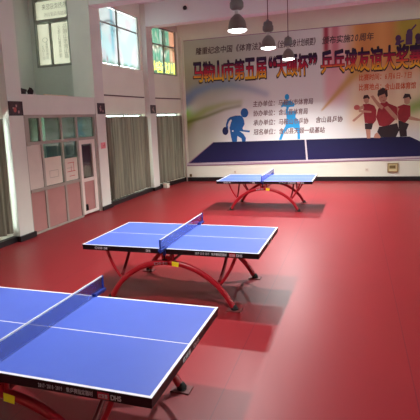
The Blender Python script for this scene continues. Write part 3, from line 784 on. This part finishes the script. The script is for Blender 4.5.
# ------------------------------------------------------------------ table tennis tables
TL_, TW, TH = 2.74, 1.525, .867
FX, FY = .98, .67
def make_table():
    root = empty('table_tennis_table')
    # playing surface: blue fields, white lines, black edge
    hx, hy = TL_/2, TW/2; e = .024; cl = .005
    t = MB(); xs = [-hx, -hx+e, hx-e, hx]; ys = [-hy, -hy+e, -cl, cl, hy-e, hy]
    for i in range(3):
        for j in range(5):
            m = 'white_line' if i != 1 or j in (0, 2, 4) else 'blue'
            t.add([(xs[i], ys[j], TH), (xs[i+1], ys[j], TH), (xs[i+1], ys[j+1], TH), (xs[i], ys[j+1], TH)], [(0, 1, 2, 3)], m)
    z = TH-.028
    t.add([(-hx, -hy, z), (hx, -hy, z), (hx, hy, z), (-hx, hy, z)], [(3, 2, 1, 0)], 'black')
    for a, b in (((-hx, -hy), (hx, -hy)), ((hx, -hy), (hx, hy)), ((hx, hy), (-hx, hy)), ((-hx, hy), (-hx, -hy))):
        t.add([(*a, z), (*b, z), (*b, TH), (*a, TH)], [(0, 1, 2, 3)], 'black')
    t.build('tabletop', root)
    a = MB(); h0, h1 = TH-.078, TH-.028; q = .004; w = .035
    a.box(-hx+q, hx-q, -hy+q, -hy+q+w, h0, h1, 'black'); a.box(-hx+q, hx-q, hy-q-w, hy-q, h0, h1, 'black')
    a.box(-hx+q, -hx+q+w, -hy+q+w, hy-q-w, h0, h1, 'black'); a.box(hx-q-w, hx-q, -hy+q+w, hy-q-w, h0, h1, 'black')
    a.box(-.03, .03, -hy+q+w, hy-q-w, h0, h1, 'black')
    ap = a.build('apron', root)
    def Ta(u, v, d=0.): return Vector((u, -hy-.002-d, v))
    def under(p):
        def f(o): o.parent = p
        return f
    words('lettering', [J('2017·2018·2019', Ta, .46, .67, .808, .846, 'text_white', bold=.03), J('世乒赛指定器材', Ta, .70, .92, .808, .846, 'text_white', bold=.03),
        J('DHS', Ta, 1.055, 1.15, .803, .848, 'text_white', bold=.05),
        J('◇', Ta, -1.16, -1.12, .806, .846, 'text_white', bold=.04), J('红双喜', Ta, -1.10, -1.02, .808, .844, 'text_white', bold=.04), J('DHS', Ta, -1.0, -.93, .806, .846, 'text_white', bold=.05),
        J('DHS', Ta, -.30, -.22, .805, .845, 'text_white', bold=.05)], under(ap))
    MB().box(.955, 1.045, -hy-.003, -hy+.002, .802, .85, 'badge').build('red_badge', ap)
    mb = MB(); line_mesh(mb, '红双喜', Ta, .962, 1.038, .81, .842, 'text_white', bold=.02, d=.003); mb.build('badge_lettering', ap)
    def Te(u, v, d=0.): return Vector((hx+.002+d, u, v))
    words('lettering', [J('红双喜', Te, -.2, -.02, .806, .846, 'text_white', bold=.03), J('DHS', Te, .04, .2, .806, .846, 'text_white', bold=.04)], under(ap))
    # two red arches
    R = (FX**2+.635**2)/(2*.635); zc = .635-R; a0 = math.asin(FX/R)
    for sy in (-1, 1):
        y = sy*FY
        pts = [(R*math.sin(-a0+2*a0*k/36), y, zc+R*math.cos(-a0+2*a0*k/36)) for k in range(37)]
        pts = [(p[0], p[1], max(p[2], .03)) for p in pts]
        arch = MB().tube(pts, .042, 'red', 12, ry=.036).build('arch', root, smooth=True)
        if sy < 0:
            vs = []
            for k in range(5):
                x = .075+.105*k/4; ang = math.asin(x/R)
                for rr in (R-.034, R+.036): vs.append((rr*math.sin(ang), y-.040, zc+rr*math.cos(ang)))
            MB().add(vs, [(2*k, 2*k+2, 2*k+3, 2*k+1) for k in range(4)], 'yellow').build('yellow_plate', arch)
            def Tar(u, v, d=0.):
                ang = u/R; rr = R+v; return Vector((rr*math.sin(ang), y-.043, zc+rr*math.cos(ang)))
            mb = MB(); line_mesh(mb, 'DHS', Tar, -.22, .04, -.022, .022, 'text_white', bold=.03); mb.build('lettering', arch)
        for sx in (-1, 1):
            # outer brace, bowed outwards, and inner brace leaning to the middle of the table
            p0 = Vector((sx*.79, y, .37)); p2 = Vector((sx*1.03, y+.03*-sy, h0+.03)); pm = Vector((sx*.955, y, .57))
            MB().tube([(1-k/12)**2*p0+2*(k/12)*(1-k/12)*pm+(k/12)**2*p2 for k in range(13)], .023, 'red', 10).build('brace', root, smooth=True)
            p0 = Vector((sx*.77, y, .40)); p2 = Vector((sx*.80, y-sy*.42, h0+.04)); pm = Vector((sx*.80, y-sy*.28, .56))
            MB().tube([(1-k/12)**2*p0+2*(k/12)*(1-k/12)*pm+(k/12)**2*p2 for k in range(13)], .023, 'shaded_red', 10, up=(1, 0, 0)).build('brace', root, smooth=True)
            f = MB(); f.lathe([(.05, 0), (.05, .025), (.04, .04), (.03, .06), (.02, .07)], 'rubber', 16, (sx*FX, y, .012)).build('foot', root, smooth=False)
            MB().box(sx*FX-.10, sx*FX+.10, y-.07, y+.07, 0, .012, 'plate').build('foot_plate', root)
        b = MB()
        for x in (-.09, .09):
            b.tube([(x*.8, y, .63), (x, y, h0+.03)], .02, 'red', 8)
        b.box(-.12, .12, y-.03, y+.03, h0-.012, h0+.02, 'shaded_red'); b.box(-.05, .05, y-.025, y+.025, .64, .73, 'red')
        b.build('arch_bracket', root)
    for x in (-.06, .06): MB().tube([(x, -FY, .66), (x, FY, .66)], .02, 'shaded_red', 8, up=(0, 0, 1)).build('cross_bar', root)
    for x in (-.80, .80): MB().box(x-.025, x+.025, -hy+.04, hy-.04, h0, h1, 'shaded_red').build('under_rail', root)
    # net
    ny = .915; NH = .172
    net = MB().box(-.003, .003, -ny, ny, TH+.012, TH+NH-.012, 'net').build('net', root)
    MB().box(-.006, .006, -ny, ny, TH+NH-.014, TH+NH, 'tape').build('net_tape', net)
    for sy in (-1, 1):
        p = MB(); p.tube([(0, sy*ny, TH-.02), (0, sy*ny, TH+NH)], .013, 'netpost', 10, up=(1, 0, 0))
        p.box(-.03, .03, min(sy*(hy-.03), sy*(ny+.015)), max(sy*(hy-.03), sy*(ny+.015)), TH+.001, TH+.03, 'netpost')
        p.box(-.02, .02, min(sy*(hy+.004), sy*(hy+.03)), max(sy*(hy+.004), sy*(hy+.03)), TH-.09, TH+.01, 'netpost')
        p.build('net_post', net)
        k = MB(); k.tube([(0, sy*(hy+.018), TH-.09), (0, sy*(hy+.018), TH-.15)], .012, 'rubber', 8, up=(1, 0, 0)); k.box(-.035, .035, sy*(hy+.018)-.01, sy*(hy+.018)+.01, TH-.165, TH-.145, 'rubber')
        k.build('clamp_screw', net)
    return root
tab = make_table()
spots = [((-2.572, 3.412), 'nearest and largest blue table tennis table, standing closest to the camera'),
         ((-2.441, 6.735), 'middle blue table tennis table, whole on its red arches, between the other two'),
         ((-2.178, 13.567), 'farthest blue table tennis table, standing just in front of the banner wall')]
for k, ((x, y), lb) in enumerate(spots):
    o = tab if k == 0 else copy_tree(tab)
    o.location = (x, y, 0); o.rotation_euler.z = -.033
    tag(o, lb, 'table', 'blue table tennis tables on red arches')

# ------------------------------------------------------------------ pendant lamps
POWER = 1000.
def make_lamp():
    root = empty('pendant_lamp')
    prof = [(.20, 0), (.205, .012), (.196, .03), (.19, .10), (.172, .18), (.135, .25), (.085, .30), (.06, .325)]
    inner = [(r-.008, z) for r, z in prof[::-1]]
    MB().lathe(prof+inner, 'bell', 36).build('bell_shade', root, smooth=True)
    MB().lathe([(.0, -.05), (.10, -.042), (.17, -.022), (.203, .004), (.19, .02), (0, .03)], 'lens', 36).build('lens', root, smooth=True)
    la = bpy.data.lights.new('lamp_light', 'SPOT'); la.shadow_soft_size = .06; la.spot_size = math.radians(150); la.spot_blend = 1.; la.energy = POWER; la.color = (1., .98, .965)
    lo = bpy.data.objects.new('lamp_light', la); COL.objects.link(lo); lo.parent = root; lo.location = (0, 0, -.125)
    MB().lathe([(.06, .32), (.05, .34), (.05, .40), (.06, .42)], 'lampneck', 20).build('neck', root, smooth=True)
    MB().lathe([(.06, .41), (.115, .43), (.145, .47), (.145, .56), (.12, .60), (.125, .62), (.11, .68), (.05, .70), (.03, .74)], 'lampgrey', 24).build('ballast_housing', root, smooth=True)
    MB().tube([(0, 0, .72), (0, 0, ZC-4.5)], .012, 'cord', 8, up=(1, 0, 0)).build('cord', root)
    MB().lathe([(.0, 0), (.05, 0), (.05, -.03), (0, -.04)], 'lampgrey', 16, (0, 0, ZC-4.5)).build('ceiling_rose', root)
    return root
lamp = make_lamp()
lamps = [((-2.15, 9.87), 'largest bell lamp in view, hanging nearest the camera'),
         ((-1.95, 12.79), 'middle bell lamp of the row, hanging on a cord before the banner'),
         ((-1.74, 15.65), 'farthest and smallest bell lamp, hanging on a cord before the headline'),
         ((-2.35, 6.95), 'bell lamp hanging high above the middle table'),
         ((-2.55, 4.03), 'bell lamp hanging high above the nearest table')]
WATTS = (950., 800., 2150., 780., 540.)
for k, ((x, y), lb) in enumerate(lamps):
    o = lamp if k == 0 else copy_tree(lamp)
    o.location = (x, y, 4.5 if k < 3 else 4.72); tag(o, lb, 'lamp', 'row of bell pendant lamps')
    li = [c for c in o.children if c.type == 'LIGHT'][0]; li.data = li.data.copy(); li.data.energy = WATTS[k]; li.data.spot_size = math.radians(150 if k == 2 else 138)

bpy.data.objects.remove(_fo)

# ------------------------------------------------------------------ daylight, camera
w = bpy.data.worlds.new('daylight'); SC.world = w; w.use_nodes = True
bg = w.node_tree.nodes['Background']; bg.inputs['Color'].default_value = (.90, .97, 1., 1); bg.inputs['Strength'].default_value = 14.

cam = bpy.data.cameras.new('camera'); co = bpy.data.objects.new('camera', cam); COL.objects.link(co)
F, PITCH, ROLL, YAW, HC, PY, PX = (461.760, 0.13235, -0.04275, -0.29582, 2.6944, 179.85, 204.91)
cy, sy, cp, sp = math.cos(YAW), math.sin(YAW), math.cos(PITCH), math.sin(PITCH)
fwd = Vector((sy*cp, cy*cp, -sp)); right = Vector((cy, -sy, 0)); up = right.cross(fwd)
cr, sr = math.cos(ROLL), math.sin(ROLL)
r2 = right*cr+up*sr; u2 = up*cr-right*sr
co.matrix_world = Matrix(((r2.x, u2.x, -fwd.x, 0), (r2.y, u2.y, -fwd.y, 0), (r2.z, u2.z, -fwd.z, HC), (0, 0, 0, 1)))
cam.sensor_fit = 'HORIZONTAL'; cam.sensor_width = 36; cam.lens = 36*F/420
cam.shift_x = (210-PX)/420; cam.shift_y = (PY-210)/420
cam.clip_start = .05; cam.clip_end = 200
SC.camera = co
vs_ = SC.view_settings
vs_.view_transform = 'Standard'; vs_.look = 'None'; vs_.exposure = 0.; vs_.gamma = 1.; vs_.use_curve_mapping = False
SC.cycles.use_denoising = True
SC.cycles.max_bounces = 10; SC.cycles.diffuse_bounces = 6; SC.cycles.transparent_max_bounces = 16
SC.cycles.sample_clamp_indirect = 6.
